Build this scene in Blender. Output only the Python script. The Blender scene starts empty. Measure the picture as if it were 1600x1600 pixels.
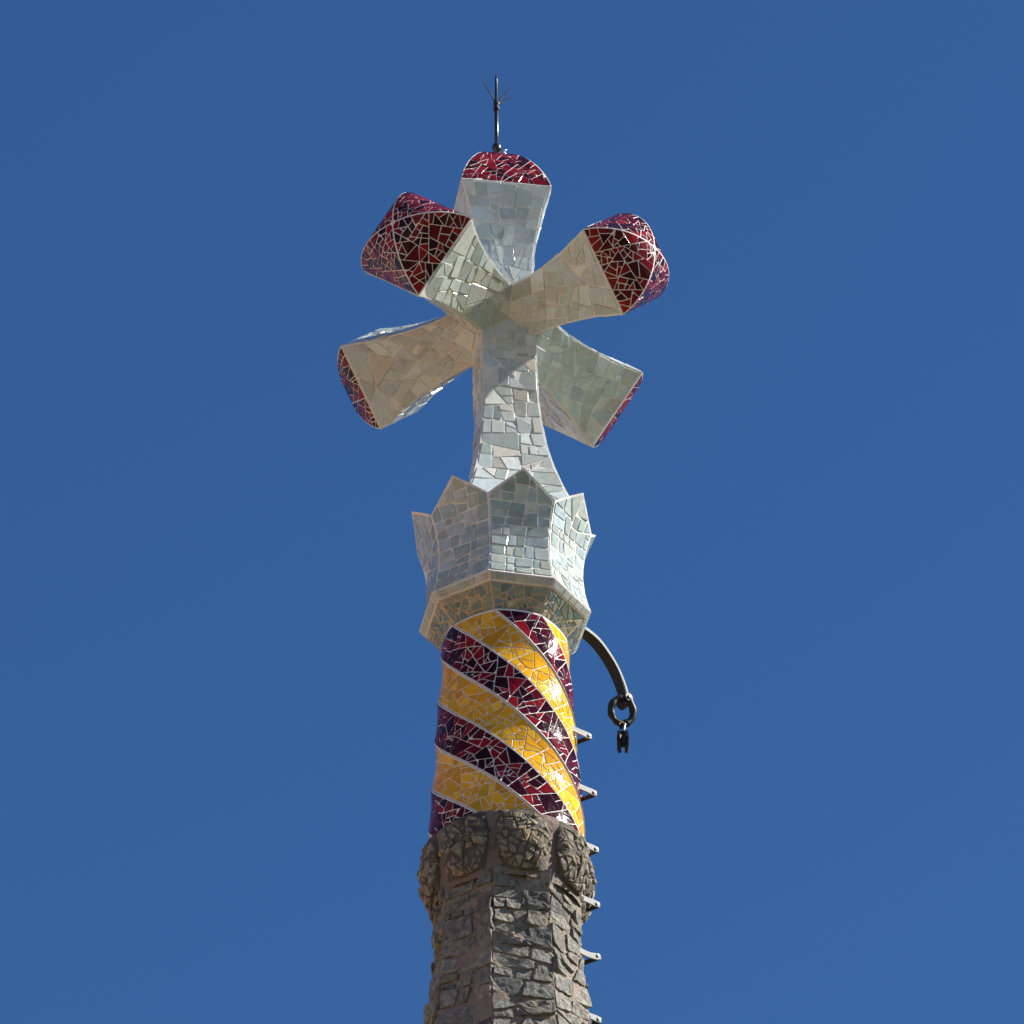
import bpy, bmesh, math, random
from mathutils import Vector, Matrix
from mathutils.noise import noise as NZ
from mathutils.bvhtree import BVHTree
C = bpy.context.scene.collection
SC = bpy.context.scene
rad, sin, cos, pi = math.radians, math.sin, math.cos, math.pi
R = random.Random(7)

# ------------------------------------------------------------------ camera, sky, sun, exposure
S = 0.6                                   # metres per model unit
EL, ROLL, DIST, FPX = 0.6908, 0.0073, 60.0, 8640.0
U0, V0 = 785.67, 500.2                    # where the cross centre sits in the 1600 px picture
CAMZ = 1.6
Z0 = CAMZ + DIST * S * sin(EL)            # height of the cross centre above the ground
def W(x, y, z): return Vector((x * S, y * S, Z0 + z * S))   # model units -> world
fw = Vector((0, cos(EL), sin(EL))); rt = Vector((1, 0, 0)); up = rt.cross(fw)
B = Matrix((rt, up, fw))
q = Vector(((U0 - 800) / FPX, -(V0 - 800) / FPX, 1)).normalized()
yaw, pit = math.atan2(q.x, q.z), math.asin(q.y)
Ry = Matrix(((cos(yaw), 0, sin(yaw)), (0, 1, 0), (-sin(yaw), 0, cos(yaw))))
Rx = Matrix(((1, 0, 0), (0, cos(pit), sin(pit)), (0, -sin(pit), cos(pit))))
Rz = Matrix(((cos(ROLL), -sin(ROLL), 0), (sin(ROLL), cos(ROLL), 0), (0, 0, 1)))
M = Ry @ Rx @ Rz @ B
cam_d = bpy.data.cameras.new('camera'); cam = bpy.data.objects.new('camera', cam_d); C.objects.link(cam)
CAM = W(0, 0, 0) - fw * DIST * S
rot = Matrix((M[0], M[1], -M[2])).transposed()
cam.matrix_world = Matrix.Translation(CAM) @ rot.to_4x4()
cam_d.sensor_width = 36; cam_d.lens = 36 * FPX / 1600; cam_d.clip_start = 0.5; cam_d.clip_end = 9000
SC.camera = cam

SUN_AZ, SUN_EL = 92.0, 37.5               # azimuth from the camera side towards the right
sun_dir = Vector((sin(rad(SUN_AZ)) * cos(rad(SUN_EL)), -cos(rad(SUN_AZ)) * cos(rad(SUN_EL)), sin(rad(SUN_EL))))
world = bpy.data.worlds.new('World'); SC.world = world; world.use_nodes = True
wn = world.node_tree.nodes; wl = world.node_tree.links
sky = wn.new('ShaderNodeTexSky'); sky.sky_type = 'NISHITA'; sky.sun_disc = False
sky.sun_elevation = rad(SUN_EL); sky.sun_rotation = math.atan2(sun_dir.x, sun_dir.y)
sky.altitude = 600; sky.air_density = 1.0; sky.dust_density = 0.0; sky.ozone_density = 10.0
hs = wn.new('ShaderNodeHueSaturation'); hs.inputs['Saturation'].default_value = 1.06; wl.new(sky.outputs[0], hs.inputs['Color'])
wl.new(hs.outputs[0], wn['Background'].inputs[0]); wn['Background'].inputs[1].default_value = 0.05
sun_l = bpy.data.lights.new('sun', 'SUN'); sun_l.energy = 5.0; sun_l.angle = rad(0.53); sun_l.color = (1, .95, .87)
sun_o = bpy.data.objects.new('sun', sun_l); C.objects.link(sun_o)
sun_o.location = (40, -10, 60); sun_o.rotation_euler = sun_dir.to_track_quat('Z', 'Y').to_euler()
SC.view_settings.view_transform = 'Standard'; SC.view_settings.look = 'None'
SC.view_settings.exposure = 1.22; SC.view_settings.gamma = 1.0; SC.view_settings.use_curve_mapping = False

# ------------------------------------------------------------------ materials
def new_mat(name):
    m = bpy.data.materials.new(name); m.use_nodes = True
    return m, m.node_tree.nodes, m.node_tree.links, m.node_tree.nodes['Principled BSDF']
def noise(n, l, scale, detail=4, rough=.6, coord=None):
    t = n.new('ShaderNodeTexNoise'); t.inputs['Scale'].default_value = scale
    t.inputs['Detail'].default_value = detail; t.inputs['Roughness'].default_value = rough
    if coord: l.new(coord, t.inputs['Vector'])
    return t
def ramp(n, l, src, stops, interp='LINEAR'):
    r = n.new('ShaderNodeValToRGB'); r.color_ramp.interpolation = interp
    e = r.color_ramp.elements
    while len(e) < len(stops): e.new(.5)
    for el, (p, c) in zip(e, stops): el.position = p; el.color = (*c, 1)
    l.new(src, r.inputs[0]); return r
def mix(n, l, fac, a, b, mode='MIX'):
    x = n.new('ShaderNodeMix'); x.data_type = 'RGBA'; x.blend_type = mode
    for s, v in ((0, fac), (6, a), (7, b)):
        if hasattr(v, 'is_linked'): l.new(v, x.inputs[s])
        else: x.inputs[s].default_value = v if s == 0 else (*v, 1)
    return x.outputs[2]
def bump(n, l, h, strength, dist, bsdf, prev=None):
    b = n.new('ShaderNodeBump'); b.inputs['Strength'].default_value = strength; b.inputs['Distance'].default_value = dist
    l.new(h, b.inputs['Height'])
    if prev: l.new(prev.outputs[0], b.inputs['Normal'])
    l.new(b.outputs[0], bsdf.inputs['Normal']); return b
def gpos(n): return n.new('ShaderNodeNewGeometry').outputs['Position']

def glaze(name, stops, rough=.12, mottle=.25, stain=None, bumpd=.0006, interp='CONSTANT', spec=.24):
    """glazed broken tile: the tone attribute picks the tile's own colour, a soft mottle varies it"""
    m, n, l, p = new_mat(name)
    at = n.new('ShaderNodeAttribute'); at.attribute_name = 'tone'
    sep = n.new('ShaderNodeSeparateColor'); l.new(at.outputs['Color'], sep.inputs[0])
    base = ramp(n, l, sep.outputs[0], stops, interp).outputs[0]
    g = gpos(n)
    nz = noise(n, l, 22, 5, .65, g)
    v = ramp(n, l, nz.outputs[0], [(.3, (1 - mottle,) * 3), (.7, (1 + mottle * .4,) * 3)]).outputs[0]
    base = mix(n, l, 1.0, base, v, 'MULTIPLY')
    vv = ramp(n, l, sep.outputs[1], [(0, (.78,) * 3), (1, (1.12,) * 3)]).outputs[0]
    base = mix(n, l, 1.0, base, vv, 'MULTIPLY')
    if stain:
        n2 = noise(n, l, 6, 8, .7, g)
        f = ramp(n, l, n2.outputs[0], [(.56, (0, 0, 0)), (.74, (.75,) * 3)]).outputs[0]
        base = mix(n, l, f, base, stain)
        mp = n.new('ShaderNodeMapping'); mp.inputs['Scale'].default_value = (9, 9, 1.1); l.new(g, mp.inputs[0])      # rain streaks
        f2 = ramp(n, l, noise(n, l, 1.6, 7, .7, mp.outputs[0]).outputs[0], [(.52, (0, 0, 0)), (.70, (.3,) * 3)]).outputs[0]
        base = mix(n, l, f2, base, tuple(v * .62 for v in stain))
    l.new(base, p.inputs['Base Color'])
    n3 = noise(n, l, 30, 3, .6, g)
    rr = ramp(n, l, n3.outputs[0], [(.40, (rough,) * 3), (.75, (rough * 2.0,) * 3)])
    l.new(rr.outputs[0], p.inputs['Roughness'])
    p.inputs['Specular IOR Level'].default_value = spec
    bump(n, l, noise(n, l, 35, 3, .5, g).outputs[0], .3, bumpd * 4, p)
    return m
def plaster(name, a, b, dirt, scale=9, rough=.85, bs=60, bd=.006):
    m, n, l, p = new_mat(name); g = gpos(n)
    c = mix(n, l, noise(n, l, scale, 6, .65, g).outputs[0], a, b)
    d = ramp(n, l, noise(n, l, scale * .6, 8, .75, g).outputs[0], [(.52, (0, 0, 0)), (.72, (.8,) * 3)]).outputs[0]
    c = mix(n, l, d, c, dirt)
    l.new(c, p.inputs['Base Color']); p.inputs['Roughness'].default_value = rough
    b1 = bump(n, l, noise(n, l, bs, 7, .75, g).outputs[0], .8, bd, p)
    bump(n, l, noise(n, l, 260, 3, .6, g).outputs[0], .4, .002, p, b1)
    return m
M_white = glaze('white_glaze', [(0, (.49, .54, .50)), (.22, (.56, .61, .595)), (.42, (.46, .525, .485)), (.58, (.58, .61, .555)),
                                (.74, (.51, .58, .59)), (.90, (.60, .605, .54)), (.96, (.56, .53, .46))], .14, .15, (.42, .35, .26))
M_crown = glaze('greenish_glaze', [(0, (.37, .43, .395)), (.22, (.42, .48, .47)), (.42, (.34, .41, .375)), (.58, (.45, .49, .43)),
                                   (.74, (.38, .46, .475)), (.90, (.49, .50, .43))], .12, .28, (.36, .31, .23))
M_red = glaze('red_glaze', [(0, (.030, .003, .006)), (.20, (.10, .005, .009)), (.42, (.17, .006, .011)), (.74, (.24, .008, .012)),
                            (.93, (.055, .004, .012))], .085, .35, spec=.15)
M_maroon = glaze('maroon_glaze', [(0, (.028, .003, .007)), (.26, (.065, .004, .010)), (.48, (.125, .006, .012)), (.70, (.22, .008, .013)),
                                  (.95, (.05, .004, .013))], .085, .35, spec=.15)
M_yellow = glaze('yellow_glaze', [(0, (.70, .34, .006)), (.3, (.76, .40, .010)), (.6, (.66, .29, .005)), (.82, (.78, .44, .018)), (.93, (.60, .34, .014))], .10, .2)
M_slab = glaze('slab_glaze', [(0, (.42, .44, .40)), (.4, (.48, .48, .43)), (.75, (.40, .43, .41))], .3, .2, (.38, .30, .2))
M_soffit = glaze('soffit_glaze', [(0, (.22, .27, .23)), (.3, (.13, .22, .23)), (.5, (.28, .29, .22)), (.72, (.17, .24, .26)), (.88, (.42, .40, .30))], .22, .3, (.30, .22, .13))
M_grout = plaster('pale_grout', (.70, .69, .66), (.60, .58, .54), (.38, .33, .27))
M_rgrout = plaster('white_grout', (.72, .69, .65), (.62, .58, .55), (.44, .37, .32))
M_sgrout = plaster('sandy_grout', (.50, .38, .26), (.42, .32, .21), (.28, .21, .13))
M_mortar = plaster('pink_mortar', (.32, .245, .195), (.235, .185, .15), (.13, .11, .09), 9, .95, 28, .035)
M_ring = plaster('ring_mortar', (.30, .225, .18), (.20, .155, .125), (.11, .09, .075), 10, .95, 26, .06)
M_lump = plaster('dark_mortar', (.15, .125, .10), (.09, .078, .062), (.05, .042, .034), 12, .95, 30, .05)

def stone_mat(name, stops, lichen=(.36, .33, .27), bscale=1.0):
    m, n, l, p = new_mat(name); g = gpos(n)
    at = n.new('ShaderNodeAttribute'); at.attribute_name = 'tone'
    sep = n.new('ShaderNodeSeparateColor'); l.new(at.outputs['Color'], sep.inputs[0])
    oi = n.new('ShaderNodeObjectInfo')
    ad = n.new('ShaderNodeMath'); ad.operation = 'ADD'; l.new(sep.outputs[0], ad.inputs[0]); l.new(oi.outputs['Random'], ad.inputs[1])
    fr = n.new('ShaderNodeMath'); fr.operation = 'FRACT'; l.new(ad.outputs[0], fr.inputs[0])
    base = ramp(n, l, fr.outputs[0], stops).outputs[0]
    n1 = noise(n, l, 26, 8, .72, g)
    base = mix(n, l, 1.0, base, ramp(n, l, n1.outputs[0], [(.30, (.38,) * 3), (.64, (1.55,) * 3)]).outputs[0], 'MULTIPLY')
    f = ramp(n, l, noise(n, l, 13, 9, .75, g).outputs[0], [(.54, (0, 0, 0)), (.70, (.7,) * 3)]).outputs[0]
    base = mix(n, l, f, base, lichen)
    l.new(base, p.inputs['Base Color']); p.inputs['Roughness'].default_value = .9
    p.inputs['Specular IOR Level'].default_value = .25
    b1 = bump(n, l, noise(n, l, 20, 10, .74, g).outputs[0], 1.0, .034 * bscale, p)
    vo = n.new('ShaderNodeTexVoronoi'); vo.inputs['Scale'].default_value = 45; l.new(g, vo.inputs['Vector'])
    bump(n, l, vo.outputs['Distance'], .5, .012 * bscale, p, b1)
    return m
M_stone = stone_mat('grey_stone', [(0, (.135, .133, .12)), (.2, (.235, .225, .19)), (.4, (.16, .163, .155)), (.58, (.31, .285, .235)), (.76, (.095, .098, .096)), (.9, (.21, .185, .15)), (1, (.27, .26, .235))])
M_cob = stone_mat('brown_stone', [(0, (.15, .13, .10)), (.35, (.23, .20, .15)), (.6, (.12, .11, .09)), (.85, (.30, .25, .17)), (1, (.22, .15, .10))], (.36, .32, .24), .6)

def metal(name, col, rough, met=.6):
    m, n, l, p = new_mat(name); g = gpos(n)
    c = mix(n, l, ramp(n, l, noise(n, l, 40, 6, .7, g).outputs[0], [(.5, (0, 0, 0)), (.75, (1, 1, 1))]).outputs[0], col, tuple(.6 * v + .004 for v in col))
    l.new(c, p.inputs['Base Color']); p.inputs['Roughness'].default_value = rough; p.inputs['Metallic'].default_value = met
    bump(n, l, noise(n, l, 120, 4, .6, g).outputs[0], .3, .002, p)
    return m
M_iron = metal('black_iron', (.008, .0078, .008), .5, 0)
M_iron.node_tree.nodes['Principled BSDF'].inputs['Specular IOR Level'].default_value = .25
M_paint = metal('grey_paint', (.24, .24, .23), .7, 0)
M_steel = metal('bright_steel', (.6, .6, .6), .3, 1)
M_rod = metal('dark_steel', (.06, .06, .06), .3, .7)

# ------------------------------------------------------------------ object helpers
WORLD = {}                                # world position of every parent
def empty(name, loc, label, cat, group=None):
    o = bpy.data.objects.new(name, None); C.objects.link(o); o.empty_display_size = .2
    o.location = loc; WORLD[o.name] = Vector(loc)
    o['label'] = label; o['category'] = cat
    if group: o['group'] = group
    return o
def link(name, me, parent, at=None):
    o = bpy.data.objects.new(name, me); C.objects.link(o)
    pw = WORLD[parent.name] if parent else Vector()
    at = at if at is not None else pw
    if parent: o.parent = parent
    o.location = at - pw; WORLD[o.name] = Vector(at)
    return o
def set_tone(me, tones):
    a = me.attributes.new('tone', 'FLOAT_COLOR', 'FACE')
    flat = []
    for t in tones: flat += [t[0], t[1], 0, 1]
    a.data.foreach_set('color', flat)
def mesh(name, verts, faces, mat, at, tones=None, smooth=False):
    me = bpy.data.meshes.new(name)
    me.from_pydata([v - at for v in verts], [], faces)
    me.materials.append(mat)
    if tones is not None: set_tone(me, tones)
    if smooth: me.polygons.foreach_set('use_smooth', [True] * len(me.polygons))
    me.update(); return me
def part(name, verts, faces, mat, parent, smooth=False, tones=None):
    at = sum(verts, Vector()) / len(verts)
    return link(name, mesh(name, verts, faces, mat, at, tones, smooth), parent, at)
BODY_V, BODY_F = [], []                   # all the bodies, for the visibility test
def body(verts, faces):
    k = len(BODY_V); BODY_V.extend(verts); BODY_F.extend([tuple(i + k for i in f) for f in faces])
def grid(fn, us, vs, closed_u=False):
    V = [fn(u, v) for v in vs for u in us]; nu = len(us); F = []
    for j in range(len(vs) - 1):
        for i in range(nu if closed_u else nu - 1):
            a, b = j * nu + i, j * nu + (i + 1) % nu
            F.append((a, b, b + nu, a + nu))
    return V, F
def lin(a, b, n): return [a + (b - a) * i / (n - 1) for i in range(n)]
def tube(path, r, n=8, cap=True):
    """round bar along a list of world points; r may be a list"""
    V, F = [], []; ref = None
    for i, p in enumerate(path):
        t = (path[min(i + 1, len(path) - 1)] - path[max(i - 1, 0)]).normalized()
        if ref is None: ref = t.orthogonal().normalized()
        ref = (ref - t * ref.dot(t)).normalized(); b = t.cross(ref)
        rr = r[i] if isinstance(r, (list, tuple)) else r
        for k in range(n):
            a = 2 * pi * k / n; V.append(p + (ref * cos(a) + b * sin(a)) * rr)
    for i in range(len(path) - 1):
        for k in range(n):
            a, c = i * n + k, i * n + (k + 1) % n
            F.append((a, c, c + n, a + n))
    if cap: F.append(tuple(range(n - 1, -1, -1))); F.append(tuple(range(len(V) - n, len(V))))
    return V, F
def strap(path, wdirs, w, th_):
    """flat bar: rectangular section, wide along wdir, thin across it"""
    V, F = [], []
    for i, p in enumerate(path):
        t = (path[min(i + 1, len(path) - 1)] - path[max(i - 1, 0)]).normalized()
        wd = (wdirs - t * wdirs.dot(t)).normalized(); nn = t.cross(wd)
        ww = w[i] if isinstance(w, (list, tuple)) else w
        th = th_[i] if isinstance(th_, (list, tuple)) else th_
        for sx, sy in ((-1, -1), (1, -1), (1, 1), (-1, 1)): V.append(p + wd * sx * ww / 2 + nn * sy * th / 2)
    for i in range(len(path) - 1):
        for k in range(4): a, c = i * 4 + k, i * 4 + (k + 1) % 4; F.append((a, c, c + 4, a + 4))
    F += [(3, 2, 1, 0), tuple(range(len(V) - 4, len(V)))]
    return V, F
def join(*vf):
    V, F = [], []
    for v, f in vf:
        k = len(V); V += v; F += [tuple(i + k for i in x) for x in f]
    return V, F
def ball(c, r, n=10, m=6, axis=1.0):
    V, F = grid(lambda u, v: c + Vector((cos(u) * sin(v), sin(u) * sin(v), cos(v) * axis)) * r, [2 * pi * i / n for i in range(n)], lin(.02, pi - .02, m), True)
    return V, F
def bevel(o, w, seg=2):
    md = o.modifiers.new('bevel', 'BEVEL'); md.width = w; md.segments = seg; md.limit_method = 'ANGLE'; md.angle_limit = rad(35)

# ------------------------------------------------------------------ shattering a convex outline into tiles
def area(p): return .5 * abs(sum(p[i][0] * p[(i + 1) % len(p)][1] - p[(i + 1) % len(p)][0] * p[i][1] for i in range(len(p))))
def centre(p):
    n = len(p); return (sum(v[0] for v in p) / n, sum(v[1] for v in p) / n)
def cut(p, c, d):
    """both halves of convex p along the line through c with direction d"""
    nx, ny = -d[1], d[0]; A, Bq = [], []
    n = len(p)
    for i in range(n):
        a, b = p[i], p[(i + 1) % n]
        sa = (a[0] - c[0]) * nx + (a[1] - c[1]) * ny; sb = (b[0] - c[0]) * nx + (b[1] - c[1]) * ny
        if sa >= 0: A.append(a)
        if sa <= 0: Bq.append(a)
        if sa * sb < 0:
            t = sa / (sa - sb); x = (a[0] + (b[0] - a[0]) * t, a[1] + (b[1] - a[1]) * t); A.append(x); Bq.append(x)
    return A, Bq
def clean(p, eps=1e-5):
    o = []
    for v in p:
        if not o or abs(v[0] - o[-1][0]) + abs(v[1] - o[-1][1]) > eps: o.append(v)
    if len(o) > 1 and abs(o[0][0] - o[-1][0]) + abs(o[0][1] - o[-1][1]) <= eps: o.pop()
    return o
def shatter(poly, target, mode, rng, spread=1.0, frame=0.0, orderly=.85):
    out, todo = [], [clean(poly)]
    while todo:
        p = todo.pop()
        if len(p) < 3: continue
        A = area(p)
        lim = target * math.exp(rng.gauss(0, .38 * spread))
        cx, cy = centre(p)
        sxx = sum((v[0] - cx) ** 2 for v in p); syy = sum((v[1] - cy) ** 2 for v in p); sxy = sum((v[0] - cx) * (v[1] - cy) for v in p)
        ang = .5 * math.atan2(2 * sxy, sxx - syy)
        dx, dy = cos(ang), sin(ang)
        ext = [(v[0] - cx) * dx + (v[1] - cy) * dy for v in p]; wid = [-(v[0] - cx) * dy + (v[1] - cy) * dx for v in p]
        L, Wd = max(ext) - min(ext), max(wid) - min(wid)
        if A < lim * 1.35 and (L < 2.3 * Wd or A < .45 * lim): out.append(p); continue
        if mode == 'shard': a = ang + pi / 2 + rng.gauss(0, .42)
        elif mode == 'course':
            w = max(v[0] for v in p) - min(v[0] for v in p); h = max(v[1] for v in p) - min(v[1] for v in p)
            a = (rng.gauss(.0, .11) if h > .62 * w else pi / 2 + rng.gauss(0, .22)) + frame
        else:
            k = round((ang + pi / 2 - frame) / (pi / 2)) * (pi / 2) + frame
            a = k + (rng.gauss(0, .07) if rng.random() < orderly else rng.gauss(0, .5))
        mid = (max(ext) + min(ext)) / 2 + rng.uniform(-.16, .16) * L
        c = (cx + dx * mid, cy + dy * mid)
        x, y = cut(p, c, (cos(a), sin(a)))
        x, y = clean(x), clean(y)
        if len(x) < 3 or len(y) < 3: out.append(p); continue
        todo += [x, y]
    return out
def inset(p, g):
    if sum(p[i][0] * p[(i + 1) % len(p)][1] - p[(i + 1) % len(p)][0] * p[i][1] for i in range(len(p))) < 0: p = p[::-1]
    r = list(p); n = len(p)
    for i in range(n):
        a, b = p[i], p[(i + 1) % n]; L = math.hypot(b[0] - a[0], b[1] - a[1])
        if L < 1e-7: continue
        d = ((b[0] - a[0]) / L, (b[1] - a[1]) / L); c = (a[0] - d[1] * g, a[1] + d[0] * g)
        r = clean(cut(r, c, d)[0]) if len(r) >= 3 else []
        if len(r) < 3: return []
    return r
def soften(p, k):
    """cut the corners of an outline by the share k of its edges"""
    o = []; n = len(p)
    for i in range(n):
        a, b = p[i], p[(i + 1) % n]
        o += [(a[0] + (b[0] - a[0]) * k, a[1] + (b[1] - a[1]) * k), (b[0] + (a[0] - b[0]) * k, b[1] + (a[1] - b[1]) * k)]
    return o
def newell(P):
    n = Vector()
    for i in range(len(P)):
        a, b = P[i], P[(i + 1) % len(P)]
        n += Vector(((a.y - b.y) * (a.z + b.z), (a.z - b.z) * (a.x + b.x), (a.x - b.x) * (a.y + b.y)))
    return n.normalized() if n.length > 1e-12 else Vector((0, 0, 1))
PENDING = []     # (owner thing, part parent, name, mat, verts, faces, centre, normal, tone, seen area)
def tile_geo(poly, map3, outward, h, bev, rng, tilt=.012, shift=0.0, curved=False):
    """a thin bevelled slab of tile on the surface; lengths in model units"""
    if curved:                                    # more points along the long edges, so that they bend too
        o = []
        for i in range(len(poly)):
            a, b = poly[i], poly[(i + 1) % len(poly)]; k = max(1, int(math.hypot(b[0] - a[0], b[1] - a[1]) / .065 + .5))
            o += [(a[0] + (b[0] - a[0]) * j / k, a[1] + (b[1] - a[1]) * j / k) for j in range(k)]
        poly = o
    P = [map3(*v) for v in poly]
    nrm = newell(P); c = sum(P, Vector()) / len(P)
    if nrm.dot(outward(c)) < 0: nrm = -nrm; P = P[::-1]
    t1 = nrm.orthogonal().normalized(); t2 = nrm.cross(t1)
    n2 = (nrm + t1 * rng.gauss(0, tilt) + t2 * rng.gauss(0, tilt)).normalized()
    size = math.sqrt(sum((p - c).length_squared for p in P) / len(P)) or 1e-4
    f = max(.3, 1 - bev * S * 1.4 / size)
    sag = 0.0 if curved else max(0.0, (map3(*centre(poly)) - c).dot(nrm))
    hh = (h + shift) * S + sag
    bot, mid, top = [], [], []
    for p in P:
        e = p - c; e -= nrm * e.dot(nrm)
        bot.append(p - nrm * .004)
        q0 = c + e; q0 -= n2 * (q0 - c).dot(n2)
        if curved: q0 = p + n2 * 0
        mid.append(q0 + n2 * (hh - bev * S * .8)); top.append(c + (q0 - c) * f + n2 * hh)
    n = len(P); V = bot + mid + top; F = []
    for i in range(n):
        j = (i + 1) % n; F += [(i, j, n + j, n + i), (n + i, n + j, 2 * n + j, 2 * n + i)]
    if curved:                                    # a shard that follows the bend of the surface
        V.append(map3(*centre(poly)) + n2 * hh)
        F += [(2 * n + i, 2 * n + (i + 1) % n, 3 * n) for i in range(n)]
    else: F.append(tuple(range(2 * n, 3 * n)))
    return V, F, c + n2 * hh, n2
def lay(thing, parent, name, mat, cells, fwd, map3, outward, gap, h, rng, bev=.006, tilt=.012, tonef=None, soft=0, minarea=.0006, jit=0.0, curved=False):
    for p in cells:
        m = [fwd(*v) for v in p]
        m = inset(m, gap / 2 * rng.uniform(.75, 1.35))
        if len(m) < 3 or area(m) < minarea: continue
        if rng.random() < .3:                       # a chipped corner
            i = rng.randrange(len(m)); a, b, c3 = m[i - 1], m[i], m[(i + 1) % len(m)]; k1, k2 = rng.uniform(.08, .3), rng.uniform(.08, .3)
            m = m[:i] + [(b[0] + (a[0] - b[0]) * k1, b[1] + (a[1] - b[1]) * k1), (b[0] + (c3[0] - b[0]) * k2, b[1] + (c3[1] - b[1]) * k2)] + m[i + 1:]
        if soft: m = soften(m, soft)
        if jit: m = [(x + rng.gauss(0, jit), y + rng.gauss(0, jit)) for x, y in m]
        V, F, c, n = tile_geo(m, map3, outward, h, bev, rng, tilt, rng.gauss(0, h * .12), curved)
        t = tonef(c) if tonef else (rng.random(), rng.random())
        d = (CAM - c); a = area(m) * n.dot(d.normalized())
        PENDING.append((thing, parent, name, mat, V, F, c, n, t, a))

def AZ(az): return Vector((sin(az), -cos(az), 0))      # horizontal direction, azimuth from the camera side to the right

# ================================================================== GROUND
gv, gf = grid(lambda u, v: Vector((u, v, 0)), lin(-3000, 3000, 13), lin(-3000, 3000, 13))
gm, gn, gl, gp = new_mat('earth_scrub_bounce'); gg = gpos(gn)
sx = gn.new('ShaderNodeSeparateXYZ'); gl.new(gg, sx.inputs[0])      # unseen ground: sandy earth left, scrub right, split chosen for its bounce light
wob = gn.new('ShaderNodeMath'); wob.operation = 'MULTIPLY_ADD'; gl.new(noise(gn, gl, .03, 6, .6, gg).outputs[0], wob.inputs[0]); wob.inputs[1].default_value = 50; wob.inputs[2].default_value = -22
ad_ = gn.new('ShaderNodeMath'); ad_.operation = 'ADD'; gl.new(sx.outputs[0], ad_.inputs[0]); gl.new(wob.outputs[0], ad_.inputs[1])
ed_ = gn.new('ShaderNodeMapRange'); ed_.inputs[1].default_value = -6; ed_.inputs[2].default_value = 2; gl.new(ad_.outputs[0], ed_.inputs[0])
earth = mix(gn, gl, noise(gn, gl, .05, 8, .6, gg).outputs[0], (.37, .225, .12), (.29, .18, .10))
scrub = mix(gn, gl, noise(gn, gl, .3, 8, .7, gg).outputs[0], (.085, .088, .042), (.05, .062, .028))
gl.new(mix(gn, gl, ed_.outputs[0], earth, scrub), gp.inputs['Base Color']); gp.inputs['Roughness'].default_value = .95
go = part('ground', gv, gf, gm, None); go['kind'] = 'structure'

# ================================================================== STONE TOWER
PHI = 0.6048                               # azimuth of octagon vertex 0
FACE = [PHI + rad(22.5) + rad(45) * k for k in range(8)]
T8 = math.tan(rad(22.5))
tower = empty('stone_tower', W(0, 0, -Z0 / S), 'rough grey rubble stone tower with a ring of pebbled corbels under the striped column', 'tower')
ZT = -7.45
def shaft_R(z): return .748 + .035 * max(0, z + 7.9) + .066 * max(0, -8.15 - z)
def shaft_ap(z): return shaft_R(z) * cos(rad(22.5))
zs = lin(ZT, -9.6, 60) + lin(-9.8, -11, 6) + [-14, -20, -28, -Z0 / S]
hr = random.Random(3)
sv, sf = grid(lambda k, z: W(*(AZ(PHI + rad(45) * (k)) * (shaft_R(z) - .005 + hr.gauss(0, .004)) * (1 if abs(k - round(k)) < .01 else cos(rad(22.5)) / cos(rad(45) * (k - math.floor(k) - .5)))
                             ).to_2d(), z), [i / 12 for i in range(96)], zs, True)
shaft = part('shaft', sv, sf, M_mortar, tower); body(sv, sf)
# corbel ring: mortar collar
def ring_r(az, t):
    return .800 + .030 * math.exp(-((t - .10) / .08) ** 2) - .055 * t * t + .010 * NZ(Vector((az * 6, t * 5, 2)))
RT, RB = -6.985, -7.72
rv, rf = grid(lambda u, t: W(*(AZ(u) * (ring_r(u, t) + (hr.gauss(0, .006) if t > .05 else 0))).to_2d(), RT + (RB - RT) * t), [2 * pi * i / 96 for i in range(96)], [0, .03, .1, .2, .3, .4, .5, .6, .7, .8, .9, 1], True)
tv, tf = grid(lambda u, r: W(*(AZ(u) * r).to_2d(), RT - .004 + (.0 if r > .7 else .02)), [2 * pi * i / 96 for i in range(96)], [ring_r(0, 0) - .004, .6], True)
ring = part('corbel_ring', rv, rf, M_ring, tower, True); body(rv, rf)

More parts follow.
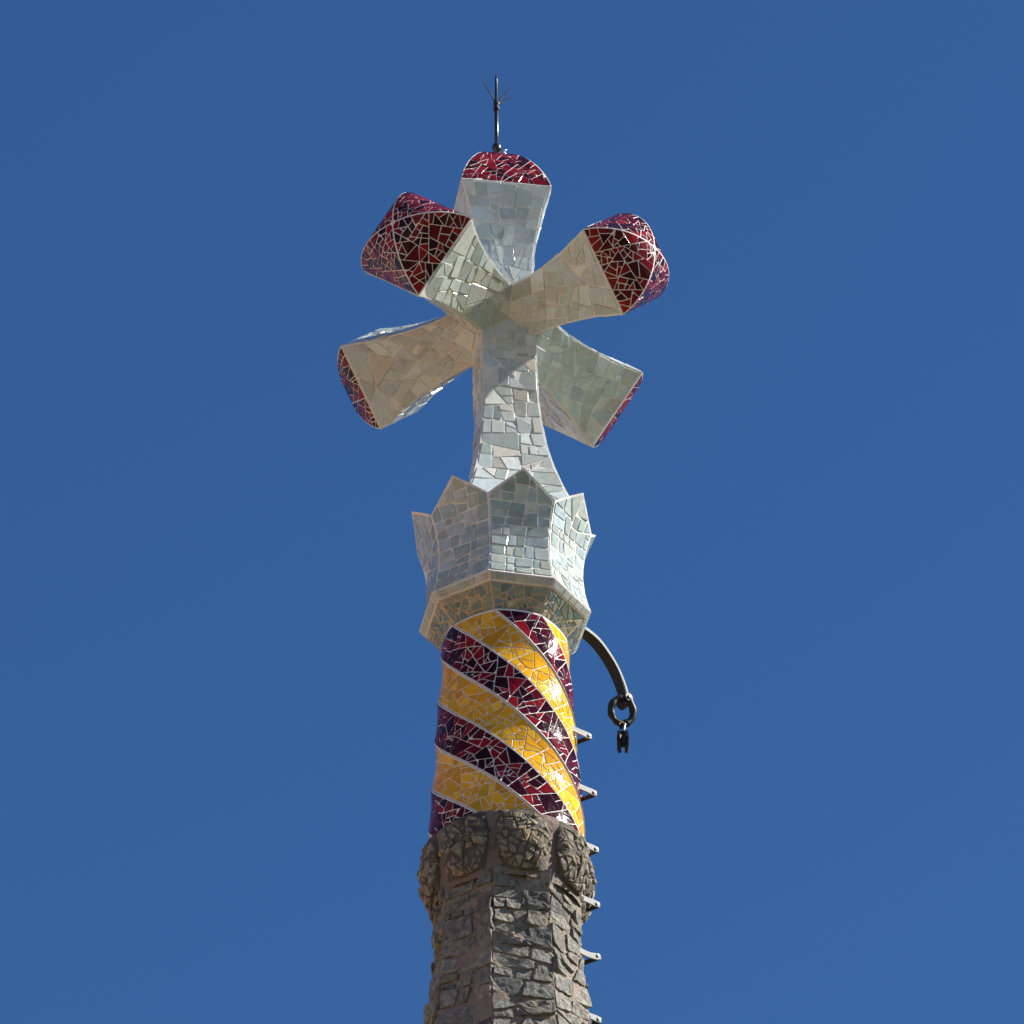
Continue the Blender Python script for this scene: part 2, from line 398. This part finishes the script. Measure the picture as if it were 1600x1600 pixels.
def stone_geo(poly, map3, outward, h, rng, small=False):
    """a rubble stone: irregular outline, rounded shoulders, rough uneven front"""
    o = []
    for i in range(len(poly)):
        a, b = poly[i], poly[(i + 1) % len(poly)]
        L = math.hypot(b[0] - a[0], b[1] - a[1]); k = max(1, int(L / .055))
        for j in range(k): o.append((a[0] + (b[0] - a[0]) * j / k + rng.gauss(0, .005), a[1] + (b[1] - a[1]) * j / k + rng.gauss(0, .005)))
    o = soften(o, .12); o = o if len(o) <= (12 if small else 26) else o[::2]
    cx, cy = centre(o); n = len(o); sd = rng.uniform(0, 90)
    P = [map3(*v) for v in o]; nrm = newell(P); c = map3(cx, cy)
    if nrm.dot(outward(c)) < 0: nrm = -nrm; o = o[::-1]
    tx, ty = rng.gauss(0, .12), rng.gauss(0, .12)
    def rough(x, y):
        return h * (.55 * NZ(Vector((x * 7, y * 7, sd))) + .45 * NZ(Vector((x * 19, y * 19, sd))) + .25 * NZ(Vector((x * 44, y * 44, sd))))
    V, F = [], []
    prof = ((1.0, -.03), (.98, .6), (.8, 1.0), (.4, 1.0)) if small else ((1.0, -.03), (1.0, .62), (.972, .95), (.80, 1.0), (.54, 1.0), (.28, 1.0))
    for f, hh in prof:
        for (x, y) in o:
            X, Y = cx + (x - cx) * f, cy + (y - cy) * f
            z = h * hh + (0 if hh < .2 else (rough(X, Y) + ((x - cx) * tx + (y - cy) * ty) * f) * (.5 if hh < .5 else 1))
            V.append(map3(X, Y) + nrm * max(z, -.02) * S)
    V.append(c + nrm * (h + rough(cx, cy)) * S)
    m = len(prof) - 1
    for r in range(m):
        for i in range(n): j = (i + 1) % n; F.append((r * n + i, r * n + j, r * n + n + j, r * n + n + i))
    for i in range(n): F.append((m * n + i, m * n + (i + 1) % n, m * n + n))
    return V, F, c + nrm * h * S, nrm
sr = random.Random(21)
for k in range(8):
    fa = FACE[k]; nv = AZ(fa); tv_ = Vector((cos(fa), sin(fa), 0))
    def map3(X, z, nv=nv, tv_=tv_):
        p = nv * (shaft_ap(z) - .004) + tv_ * X * (shaft_R(z) / .77); return W(p.x, p.y, z)
    hw = .77 * sin(rad(22.5)) + .008
    dom = [(-hw, -10.6), (hw, -10.6), (hw, -7.6), (-hw, -7.6)]
    for p in shatter(dom, .060, 'course', sr, 1.4):
        p = inset(p, .0125 * sr.uniform(.5, 1.9))
        if len(p) < 3 or area(p) < .003: continue
        V, F, c, n = stone_geo(p, map3, lambda c, nv=nv: nv, sr.uniform(.006, .028), sr)
        PENDING.append((tower, shaft, 'stone', M_stone, V, F, c, n, (sr.random(), sr.random()), area(p) * n.dot((CAM - c).normalized())))
# corbels: eight bulging lumps packed with small broken stones
cr = random.Random(5)
def corbel_pt(fa, m, t, lift=0.0):
    """m across -1..1, t down 0..1"""
    e = max(0.0, 1 - abs(m) ** 3.2) ** .6
    tt = t if t < .9 else t
    prof = (.42 + .58 * min(1, t / .42) ** .8) if t < .42 else max(0.0, 1 - ((t - .42) / .58) ** 2.6) ** .6
    wid = rad(20.5) * (1 - .22 * max(0, t - .55) / .45)
    az = fa + m * wid
    r = .795 - .03 * t + .098 * e * prof + lift
    return W(*(AZ(az) * r).to_2d(), -7.0 - .64 * t - .03 * (1 - abs(m)) * t)
def under(y): return y if y < .7 else .7 + .295 * sin((y - .7) / .3 * pi / 2)
for k in range(8):
    fa = FACE[k]
    cv, cf = grid(lambda m, t: corbel_pt(fa, m, t), lin(-1, 1, 15), lin(0, 1, 13))
    cv = [v + Vector((cr.gauss(0, .003), cr.gauss(0, .003), cr.gauss(0, .003))) for v in cv]
    corb = part('corbel', cv, cf, M_lump, tower, True); body(cv, cf)
    dom = []
    for i in range(14):
        a = 2 * pi * i / 14
        dom.append((math.copysign(abs(cos(a)) ** .7, cos(a)) * .308, .385 + math.copysign(abs(sin(a)) ** .7, sin(a)) * .350))
    def map3(X, Y, fa=fa): return corbel_pt(fa, max(-.985, min(.985, X / .315)), under(max(.02, min(.995, Y / .75))), -.004)
    for p in shatter(dom, .0085, 'shard', cr, 1.3):
        p = inset(p, .0045 * cr.uniform(.6, 1.8))
        if len(p) < 3 or area(p) < .0008: continue
        V, F, c, n = stone_geo(p, map3, lambda c, fa=fa: AZ(fa), cr.uniform(.003, .028), cr, True)
        PENDING.append((tower, corb, 'cobble', M_cob, V, F, c, n, (cr.random(), cr.random()), area(p) * n.dot((CAM - c).normalized())))

# ================================================================== STRIPED COLUMN (a twisted octagon, one glazed stripe per facet)
CT, CB = -4.375, -7.03
def col_R(z): return .648 + (.800 - .648) * (CT - z) / (CT - CB)
TW = rad(82)
def col_v(k, z): return AZ(PHI + rad(45) * k + TW * (CT - z) + .028 * NZ(Vector((k % 8 * 7.3, z * 2.2, 1)))) * (col_R(z) + .008 * NZ(Vector((k % 8 * 3.1, z * 2.5, 9))))
def col_pt(k, p, z, lift=0.0):
    a, b = col_v(k, z), col_v(k + 1, z)
    x = a.lerp(b, p); x *= 1 + .052 * (1 - (2 * p - 1) ** 2)
    x += x.normalized() * lift
    return W(x.x, x.y, z)
column = empty('striped_column', W(0, 0, CB), 'twisted mosaic column with spiral yellow and maroon broken tile stripes', 'column')
cr2 = random.Random(12)
MAR = .014                                # maroon facets stand slightly proud
cv, cf = grid(lambda i, z: col_pt(i // 6, (i % 6) / 6, z, -.01), list(range(48)), lin(CT, CB, 40), True)
core = part('core', cv, cf, M_rgrout, column); body(cv, cf)
WB = .765 * .73
for k in range(8):
    maroon = (k % 2 == 1)
    lift = MAR if maroon else 0.0
    z_s = lin(CT - .002, CB, 56)
    prof = [(0.0, -.012), (.012, lift), (.2, lift), (.4, lift), (.6, lift), (.8, lift), (.988, lift), (1.0, -.012)]
    fv, ff = grid(lambda i, z: col_pt(k, prof[i][0], z, prof[i][1]), list(range(8)), z_s)
    st = part('stripe', fv, ff, M_rgrout, column); st['label'] = 'spiral stripe of ' + ('maroon and dark purple' if maroon else 'golden yellow') + ' broken tiles'
    def map3(X, z, k=k, lift=lift):
        p = (X + z - CT) / WB + .5; return col_pt(k, p, z, lift)     # X = (p-.5)*WB - (z-CT)
    mg = .034 if maroon else .038
    def X_(p, z): return (p - .5) * WB - (z - CT)
    zt, zb = CT - .022, CB - .06
    dom = [(X_(mg, zb), zb), (X_(1 - mg, zb), zb), (X_(1 - mg, zt), zt), (X_(mg, zt), zt)]
    cells = shatter(dom, .0098 if maroon else .0105, 'shard', cr2, 1.35)
    lay(column, st, 'maroon_tile' if maroon else 'yellow_tile', M_maroon if maroon else M_yellow, cells, lambda a, b: (a, b), map3,
        lambda c: Vector((c.x, c.y, 0)).normalized(), .0092, .0034, cr2, .003, .022, minarea=.0006, curved=True)

# ================================================================== CROWN
crown = empty('crown', W(0, 0, -4.38), 'white mosaic crown of eight pointed petals flaring around the foot of the cross', 'crown')
ZV, ZTIP, ZB = -3.07, -2.78, -4.06
def cr_d(z): return .767 + .335 * (z + 3.6) ** 2
D0 = cr_d(-3.6)
kr = random.Random(31)
for k in range(8):
    fa = FACE[k]; nv = AZ(fa); tv_ = Vector((cos(fa), sin(fa), 0))
    tipz = ZTIP + kr.uniform(-.012, .012)
    def frac(z): return 1.0 if z <= ZV else max(0.0, (tipz - z) / (tipz - ZV))
    def pt(X, z, off=0.0, nv=nv, tv_=tv_):
        p = nv * (cr_d(z) + off) + tv_ * X; return W(p.x, p.y, z)
    zz = lin(ZB, ZV, 14) + lin(ZV, tipz, 8)[1:]
    ms = lin(-1, 1, 5)
    def hw(z): return max(.004, cr_d(z) * T8 * frac(z))
    fv, ff = grid(lambda m, z: pt(m * hw(z), z), ms, zz)
    zb2 = lin(-3.35, ZV, 5) + lin(ZV, tipz, 8)[1:]
    bv, bf = grid(lambda m, z: pt(m * hw(z) * (1 if z > ZV else .94), z, -.075 * min(1, .35 + frac(z))), ms, zb2)
    V, F = join((fv, ff), (bv, [f[::-1] for f in bf]))
    n0 = len(fv); zi = 13                 # rim between the front and the back sheet above the valleys
    for s in (0, 4):
        for i in range(7):
            a = (13 + i) * 5 + s; b = n0 + (4 + i) * 5 + s
            q4 = (a, a + 5, b + 5, b); F.append(q4 if s == 4 else q4[::-1])
    pe = part('petal', V, F, M_grout, crown); body(V, F)
    dom = [(-D0 * T8 * .972, ZB + .012), (D0 * T8 * .972, ZB + .012), (D0 * T8 * .972, ZV - .01), (0, ZTIP - .022), (-D0 * T8 * .972, ZV - .01)]
    cells = shatter(dom, .0225, 'quad', kr, .5, 0, .88)
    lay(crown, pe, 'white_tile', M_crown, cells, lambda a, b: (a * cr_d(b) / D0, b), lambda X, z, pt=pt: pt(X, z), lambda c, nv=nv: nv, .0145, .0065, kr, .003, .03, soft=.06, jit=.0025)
# floor inside the petals, rising to the foot of the cross
iv, if_ = grid(lambda u, i: W(*(AZ(PHI + rad(45) * u) * (.84, .5, .02)[i]).to_2d(), (-3.22, -2.9, -2.86)[i]), list(range(8)), [0, 1, 2], True)
part('floor', iv, if_, M_grout, crown); body(iv, if_)
def oct_band(r1, z1, r2, z2):
    def f(u, t):
        r = r1 + (r2 - r1) * t; z = z1 + (z2 - z1) * t
        k = math.floor(u); a, b = AZ(PHI + rad(45) * k) * r, AZ(PHI + rad(45) * (k + 1)) * r
        p = a.lerp(b, u - k); return W(p.x, p.y, z)
    return f
def ribbon(r1, z1, r2, z2, nt=3): return grid(oct_band(r1, z1, r2, z2), [i / 4 for i in range(32)], lin(0, 1, nt), True)
sl1, sl2 = ribbon(.906, ZB + .004, .912, ZB - .004, 2), ribbon(.912, ZB - .004, .846, -4.140)
V, F = join(sl1, sl2, ribbon(.80, ZB + .002, .906, ZB + .004, 2), ribbon(.846, -4.140, .82, -4.146, 2))
slab = part('base_slab', V, F, M_grout, crown); body(V, F)
V, F = join(ribbon(.835, -4.142, .632, -4.385, 5))
soffit = part('soffit', V, F, M_sgrout, crown); body(V, F)
for k in range(8):
    def band_lay(r1, z1, r2, z2, target, mode, name, mat, parent, gap, h, soft, mg, k=k, jit=0.0, spread=.6, minarea=.0006):
        f = oct_band(r1, z1, r2, z2); L = math.hypot(r2 - r1, z2 - z1); w1, w2 = r1 * .765, r2 * .765; wm = (w1 + w2) / 2
        fwd = lambda x, y: (x / wm * (w1 + (w2 - w1) * y / L), y)
        def map3(X, y): return f(k + max(1e-4, min(.9999, X / (w1 + (w2 - w1) * y / L) + .5)), y / L)
        dom = [(-wm / 2 * (1 - mg), .006), (wm / 2 * (1 - mg), .006), (wm / 2 * (1 - mg), L - .006), (-wm / 2 * (1 - mg), L - .006)]
        nv = AZ(FACE[k]) + Vector((0, 0, -.6))
        lay(crown, parent, name, mat, shatter(dom, target, mode, kr, spread, 0, .4 if 'soffit' in name else .9), fwd, map3, lambda c: nv, gap, h, kr, .003, .03, soft=soft, minarea=minarea, jit=jit)
    band_lay(.912, ZB - .006, .848, -4.138, .0105, 'quad', 'slab_tile', M_slab, slab, .008, .005, 0, .02, spread=.4)
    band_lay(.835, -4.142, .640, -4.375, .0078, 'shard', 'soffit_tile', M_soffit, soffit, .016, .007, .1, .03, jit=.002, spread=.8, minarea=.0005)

# ================================================================== CROSS
TH = 0.9591
tx, ty = -0.0056, -0.0232
TILT = Matrix.Rotation(ty, 3, 'Y') @ Matrix.Rotation(tx, 3, 'X')
a_ = TILT @ Vector((sin(TH), -cos(TH), 0)); b_ = TILT @ Vector((-cos(TH), -sin(TH), 0)); z_ = TILT @ Vector((0, 0, 1))
cross = empty('six_armed_cross', W(0, 0, -3.0), 'white mosaic cross with flaring arms in six directions and red mosaic end caps', 'cross')
R0, RE = .4222, .7124
def arm_r(t, L): return R0 + (RE - R0) * max(0, (t - .42) / (L - .42)) ** 1.9
def foot_r(t, L): return R0 + .34 * max(0, (t - 1.15) / 1.65) ** 2
xr = random.Random(44)
ARMS = [(a_, b_, z_, 1.5413, 'arm pointing right towards the viewer'), (b_, a_, z_, 1.5705, 'arm pointing left towards the viewer'),
        (-a_, b_, z_, 1.6543, 'arm pointing left and away'), (-b_, a_, z_, 1.6594, 'arm pointing right and away'),
        (z_, a_, b_, 1.5468, 'upright top arm'), (-z_, a_, b_, 2.92, 'long stem standing in the crown')]
def wv(p): return W(p.x, p.y, p.z)
for (u, v, w, L, lab) in ARMS:
    stem = L > 2
    rf = foot_r if stem else arm_r
    ts = lin(0, .42, 3) + lin(.42, L, 22)[1:]
    cor = [v, w, -v, -w]
    V, F = grid(lambda i, t: wv(u * t + cor[int(i) % 4].lerp(cor[(int(i) + 1) % 4], i - int(i)) * rf(t, L)), [i / 2 for i in range(8)], ts, True)
    arm = part('stem' if stem else 'arm', V, F, M_grout, cross); arm['label'] = lab; body(V, F)
    hwm = (.60 if not stem else .50) / math.sqrt(2)
    for i in range(4):
        c0, c1 = cor[i], cor[(i + 1) % 4]
        def map3(X, t, c0=c0, c1=c1):
            m = X / (rf(t, L) / math.sqrt(2)); return wv(u * t + (c0 * (1 - m) / 2 + c1 * (1 + m) / 2) * rf(t, L))
        e = .972
        dom = [(-hwm * e, R0), (0, R0 / 2 + .01), (hwm * e, R0), (hwm * e, L - .010), (-hwm * e, L - .010)]
        cells = shatter(dom, .031, 'quad', xr, 1.0, xr.uniform(-.5, .5) if not stem and u.z < .5 else 0, .62)
        lay(cross, arm, 'white_tile', M_white, cells, lambda X, t: (X / hwm * rf(t, L) / math.sqrt(2), t), map3, lambda c, n=(c0 + c1): n,
            .014, .0065, xr, .003, .034, soft=.03, jit=.0025)
    if stem: continue
    # domed cap: four cylindrical gores meeting at the tip
    CAPH, KX, TP = (.80, .9, .30) if u.z > .5 else ((.45, .86, .16) if u.y < 0 else (.40, 1.0, .34))
    N = 14; ss = [pi / 2 * i / (N - 1) for i in range(N)]
    def prof(s): return RE * max(0.0, cos(s)) ** KX * (1 - TP * sin(s)), L + CAPH * sin(s)
    V, F = grid(lambda i, s: wv(u * (prof(s)[1] + .001) + cor[int(i) % 4].lerp(cor[(int(i) + 1) % 4], i - int(i)) * max(.002, prof(s)[0])), [i / 2 for i in range(8)], ss, True)
    F.append(tuple(range(len(V) - 8, len(V))))
    cap = part('end_cap', V, F, M_rgrout, cross); cap['label'] = 'domed red mosaic end of the ' + lab; body(V, F)
    tab = [(0.0, RE / math.sqrt(2), 0.0)]
    for i in range(1, 61):
        s = pi / 2 * i / 60; r, h = prof(s); x = r / math.sqrt(2); px, ph = tab[-1][1], L + CAPH * sin(tab[-1][2])
        tab.append((tab[-1][0] + math.hypot(x - px, h - ph), x, s))
    YL = tab[-1][0]
    def at_y(y):
        y = max(0, min(YL - 1e-5, y))
        for j in range(60):
            if tab[j + 1][0] >= y:
                f = (y - tab[j][0]) / (tab[j + 1][0] - tab[j][0] + 1e-12)
                return tab[j][1] + f * (tab[j + 1][1] - tab[j][1]), tab[j][2] + f * (tab[j + 1][2] - tab[j][2])
        return tab[-1][1], tab[-1][2]
    def rel(y): return at_y(y)[0]
    for i in range(4):
        c0, c1 = cor[i], cor[(i + 1) % 4]
        def map3(X, y, c0=c0, c1=c1):
            x, s = at_y(y); m = max(-1, min(1, X / max(x, .004))); r, h = prof(s)
            return wv(u * h + (c0 * (1 - m) / 2 + c1 * (1 + m) / 2) * r)
        ys = lin(.012, YL - .03, 9)
        dom = [(rel(y) - .006, y) for y in ys] + [(-rel(y) + .006, y) for y in ys[::-1]]
        dom = [p for p in dom]
        cells = shatter(dom, .0082, 'shard', xr, .95)
        lay(cross, cap, 'red_tile', M_red, cells, lambda X, y: (X, y), map3, lambda c, n=(c0 + c1 + u): n, .0085, .0045, xr, .003, .022, minarea=.0006, curved=True)

# ------------------------------------------------------------------ turn the tiles and stones in view into parts, the rest into stuff
tree = BVHTree.FromPolygons(BODY_V, BODY_F)
seen, rest = {}, {}
for e in PENDING:
    thing, parent, name, mat, V, F, c, n, t, a = e
    ok = False
    if n.dot((CAM - c).normalized()) > .015:
        pts = [c] + V[-min(len(V) // 3, 8):]
        for p in pts:
            o = c.lerp(p, .8) + n * .012
            if tree.ray_cast(o, (CAM - o).normalized())[0] is None: ok = True; break
    if name == 'stone' and c.z < W(0, 0, -9.12).z: ok = False
    (seen if ok else rest).setdefault((thing.name, name), []).append(e)
for key, l in seen.items():
    l.sort(key=lambda e: -e[9])
    keep, over = l[:300], l[300:]
    print('pieces', key, len(l), 'rest', len(rest.get(key, [])))
    rest.setdefault(key, []).extend(over)
    for thing, parent, name, mat, V, F, c, n, t, a in keep:
        link(name, mesh(name, V, F, mat, c, [t] * len(F)), parent, c)
for key, l in rest.items():
    by = {}
    for e in l: by.setdefault(e[1].name, []).append(e)
    for pn, es in by.items():
        V, F, tn = [], [], []
        for e in es:
            k = len(V); V += e[4]; F += [tuple(i + k for i in f) for f in e[5]]; tn += [e[8]] * len(e[5])
        o = part(key[1] + 's', V, F, es[0][3], es[0][1], False, tn); o['kind'] = 'stuff'

# ================================================================== LIGHTNING ROD
tip0 = z_ * (1.5468 + .80)
rod = empty('lightning_rod', wv(tip0), 'thin dark lightning rod with three fine spikes on top of the cross', 'lightning rod')
def rp(h, dx=0, dy=0): return wv(tip0 + Vector((dx, dy, h)))
V, F = tube([rp(-.03), rp(.74), rp(.745), rp(1.16), rp(1.29)], [.024 * S, .022 * S, .017 * S, .016 * S, .003 * S], 10); part('mast', V, F, M_rod, rod, True)
V, F = join(ball(rp(.15), .052 * S, 12, 8, 1.35), tube([rp(-.04), rp(.05)], .035 * S, 10)); part('socket', V, F, M_rod, rod, True)
V, F = join(tube([rp(.715), rp(.74)], .036 * S, 12), tube([rp(.74), rp(.79)], .028 * S, 12), tube([rp(.79), rp(.805)], .036 * S, 12)); part('collar', V, F, M_rod, rod)
for (dx, dy, dh) in ((-.16, -.05, .36), (.18, .02, .30), (.19, .06, .19)):
    V, F = tube([rp(.78), rp(.78 + dh * .5, dx * .45, dy * .45), rp(.78 + dh, dx, dy)], [.010 * S, .008 * S, .005 * S], 6); part('spike', V, F, M_rod, rod)
V, F = join(tube([rp(.13, .03, -.02), rp(.08, .07, -.03), rp(.0, .10, -.06)], .010 * S, 6), tube([rp(.085, .05, -.03), rp(.10, .11, -.02)], .006 * S, 6)); part('cable', V, F, M_steel, rod, True)

# ================================================================== HOOK ARM, RING, PULLEY
HA = rad(128)
hd = AZ(HA); side = Vector((-hd.y, hd.x, 0))
def hp(r, z, o=0): p = hd * r + side * o; return W(p.x, p.y, z)
hook = empty('curved_arm', hp(.86, -3.75), 'black curved flat iron arm reaching out from the crown rim', 'iron arm')
K = [(.74, -3.78), (.88, -3.735), (1.02, -3.728), (1.203, -3.791), (1.355, -3.924), (1.464, -4.068), (1.546, -4.239), (1.587, -4.375)]
path = []
for i in range(len(K) - 1):
    p0, p1, p2, p3 = K[max(0, i - 1)], K[i], K[i + 1], K[min(len(K) - 1, i + 2)]
    for t in (0, .25, .5, .75) if i < len(K) - 2 else (0, .25, .5, .75, 1):
        path.append(hp(*[.5 * (2 * p1[c] + (p2[c] - p0[c]) * t + (2 * p0[c] - 5 * p1[c] + 4 * p2[c] - p3[c]) * t * t + (3 * p1[c] - p0[c] - 3 * p2[c] + p3[c]) * t ** 3) for c in (0, 1)]))
V, F = strap(path, side, .125 * S, .040 * S); part('bar', V, F, M_iron, hook)
np_ = len(path)
V, F = strap([p + (-side if side.y > 0 else side) * .064 * S for p in path], side, .006 * S, [(.046 - .030 * i / (np_ - 1)) * S for i in range(np_)]); e_ = part('rim', V, F, M_paint, hook); e_['label'] = 'pale strip standing in for the sunlit near edge of the bar'  # added pale strip paints sunlight on the near side of the black bar
V, F = join(tube([hp(1.583, -4.385, -.085), hp(1.583, -4.385, .085)], .05 * S, 12), tube([hp(1.577, -4.42, -.06), hp(1.577, -4.42, .06)], .058 * S, 12)); part('clamp', V, F, M_iron, hook)
V, F = tube([hp(1.580, -4.385, -.1), hp(1.580, -4.385, .1)], .018 * S, 8); part('pin', V, F, M_rod, hook)
ringo = empty('iron_ring', hp(1.55, -4.69), 'thick black iron ring hanging at the end of the curved arm', 'ring')
rc = hp(1.548, -4.545); e1 = Vector((.93, .36, 0)).normalized(); e2 = Vector((.1, -.25, 1)).normalized()
V, F = tube([rc + (e1 * cos(t) * .125 + e2 * sin(t) * (.155 if sin(t) > 0 else .135)) * S for t in [2 * pi * i / 28 for i in range(28)]], [(.037 + .005 * sin(i * 1.7) + .004 * sin(i * .6)) * S for i in range(28)], 10, False)
for k in range(10): F.append((27 * 10 + k, 27 * 10 + (k + 1) % 10, (k + 1) % 10, k))
part('loop', V, F, M_iron, ringo, True)
V, F = join(tube([rc + e2 * -.145 * S + Vector((0, 0, .03)), rc + e2 * -.145 * S - Vector((0, 0, .03))], .02 * S, 8)); part('band', V, F, M_iron, ringo)
pz = rc - Vector((0, 0, .36 * S))
pul = empty('pulley', pz, 'small black pulley block hanging below the iron ring', 'pulley')
def pp(x, y, z): return pz + Vector((x, y, z)) * S
V, F = tube([pp(.0, 0, .06), pp(.015, 0, .13), pp(.03, 0, .20), pp(.0, 0, .235), pp(-.03, 0, .2)], .011 * S, 7); part('hook', V, F, M_steel, pul, True)
for s in (-1, 1):
    V, F = strap([pp(s * .04, 0, .09), pp(s * .046, 0, .0), pp(s * .042, 0, -.10), pp(s * .034, 0, -.15)], Vector((0, 1, 0)), [.06 * S, .12 * S, .10 * S, .05 * S], .034 * S); part('cheek', V, F, M_iron, pul)
V, F = tube([pp(-.028, 0, -.02), pp(-.012, 0, -.02), pp(.012, 0, -.02), pp(.028, 0, -.02)], [.085 * S, .065 * S, .065 * S, .085 * S], 14); part('sheave', V, F, M_iron, pul)
V, F = strap([pp(-.05, 0, .085), pp(.05, 0, .085)], Vector((0, 1, 0)), .045 * S, .04 * S); part('bridge', V, F, M_iron, pul)
V, F = tube([pp(-.065, 0, -.02), pp(.065, 0, -.02)], .016 * S, 8); part('axle', V, F, M_steel, pul)

# ================================================================== STEP IRONS up the right side
STEPS = [(.862, -5.543, 'topmost of the pale step irons, highest on the striped column'), (.903, -6.251, 'second pale step iron down, on the lower part of the striped column'),
         (.911, -6.941, 'third step iron down, beside the ring of pebbled corbels'), (.913, -7.604, 'fourth step iron down, just under the corbel ring'),
         (.910, -8.221, 'fifth step iron down, with a dipped strap, on the stone shaft'), (.904, -8.963, 'lowest step iron, at the bottom edge on the stone shaft')]
GRP = 'step irons up the right side of the tower'
def step_parts(t, dip):
    t0 = WORLD[t.name]
    def sp(x, y, z): return t0 + Vector((x, y, z)) * S
    roots = ((sp(-.26, -.215, 0), sp(.012, -.004, 0)), (sp(-.24, .15, 0), sp(.0, .006, 0)))
    pa = [roots[0][0].lerp(roots[0][1], i / 6) - Vector((0, 0, dip * S * sin(pi * i / 6))) for i in range(7)]
    V, F = strap(pa, Vector((0, 0, 1)), [.062 * S] * 5 + [.07 * S, .05 * S], .018 * S)
    part('strap', V, F, M_paint, t)
    pb = [roots[1][0].lerp(roots[1][1], i / 3) for i in range(4)]
    V, F = strap(pb, Vector((0, 0, 1)), .045 * S, .018 * S); part('brace', V, F, M_iron, t)  # far leg coloured near-black for its shade, same metal as the strap
    d = (roots[0][1] - roots[0][0]).normalized(); nn = Vector((d.y, -d.x, 0))
    if nn.y > 0: nn = -nn
    c = roots[0][1] - d * .035 * S
    V, F = tube([c - nn * .02 * S, c + nn * .022 * S], .017 * S, 8); part('bolt', V, F, M_rod, t)
for i, (x, z, lab) in enumerate(STEPS):
    t = empty('step_iron', W(x, 0, z), lab, 'step iron', GRP); step_parts(t, .03 if i == 4 else 0)
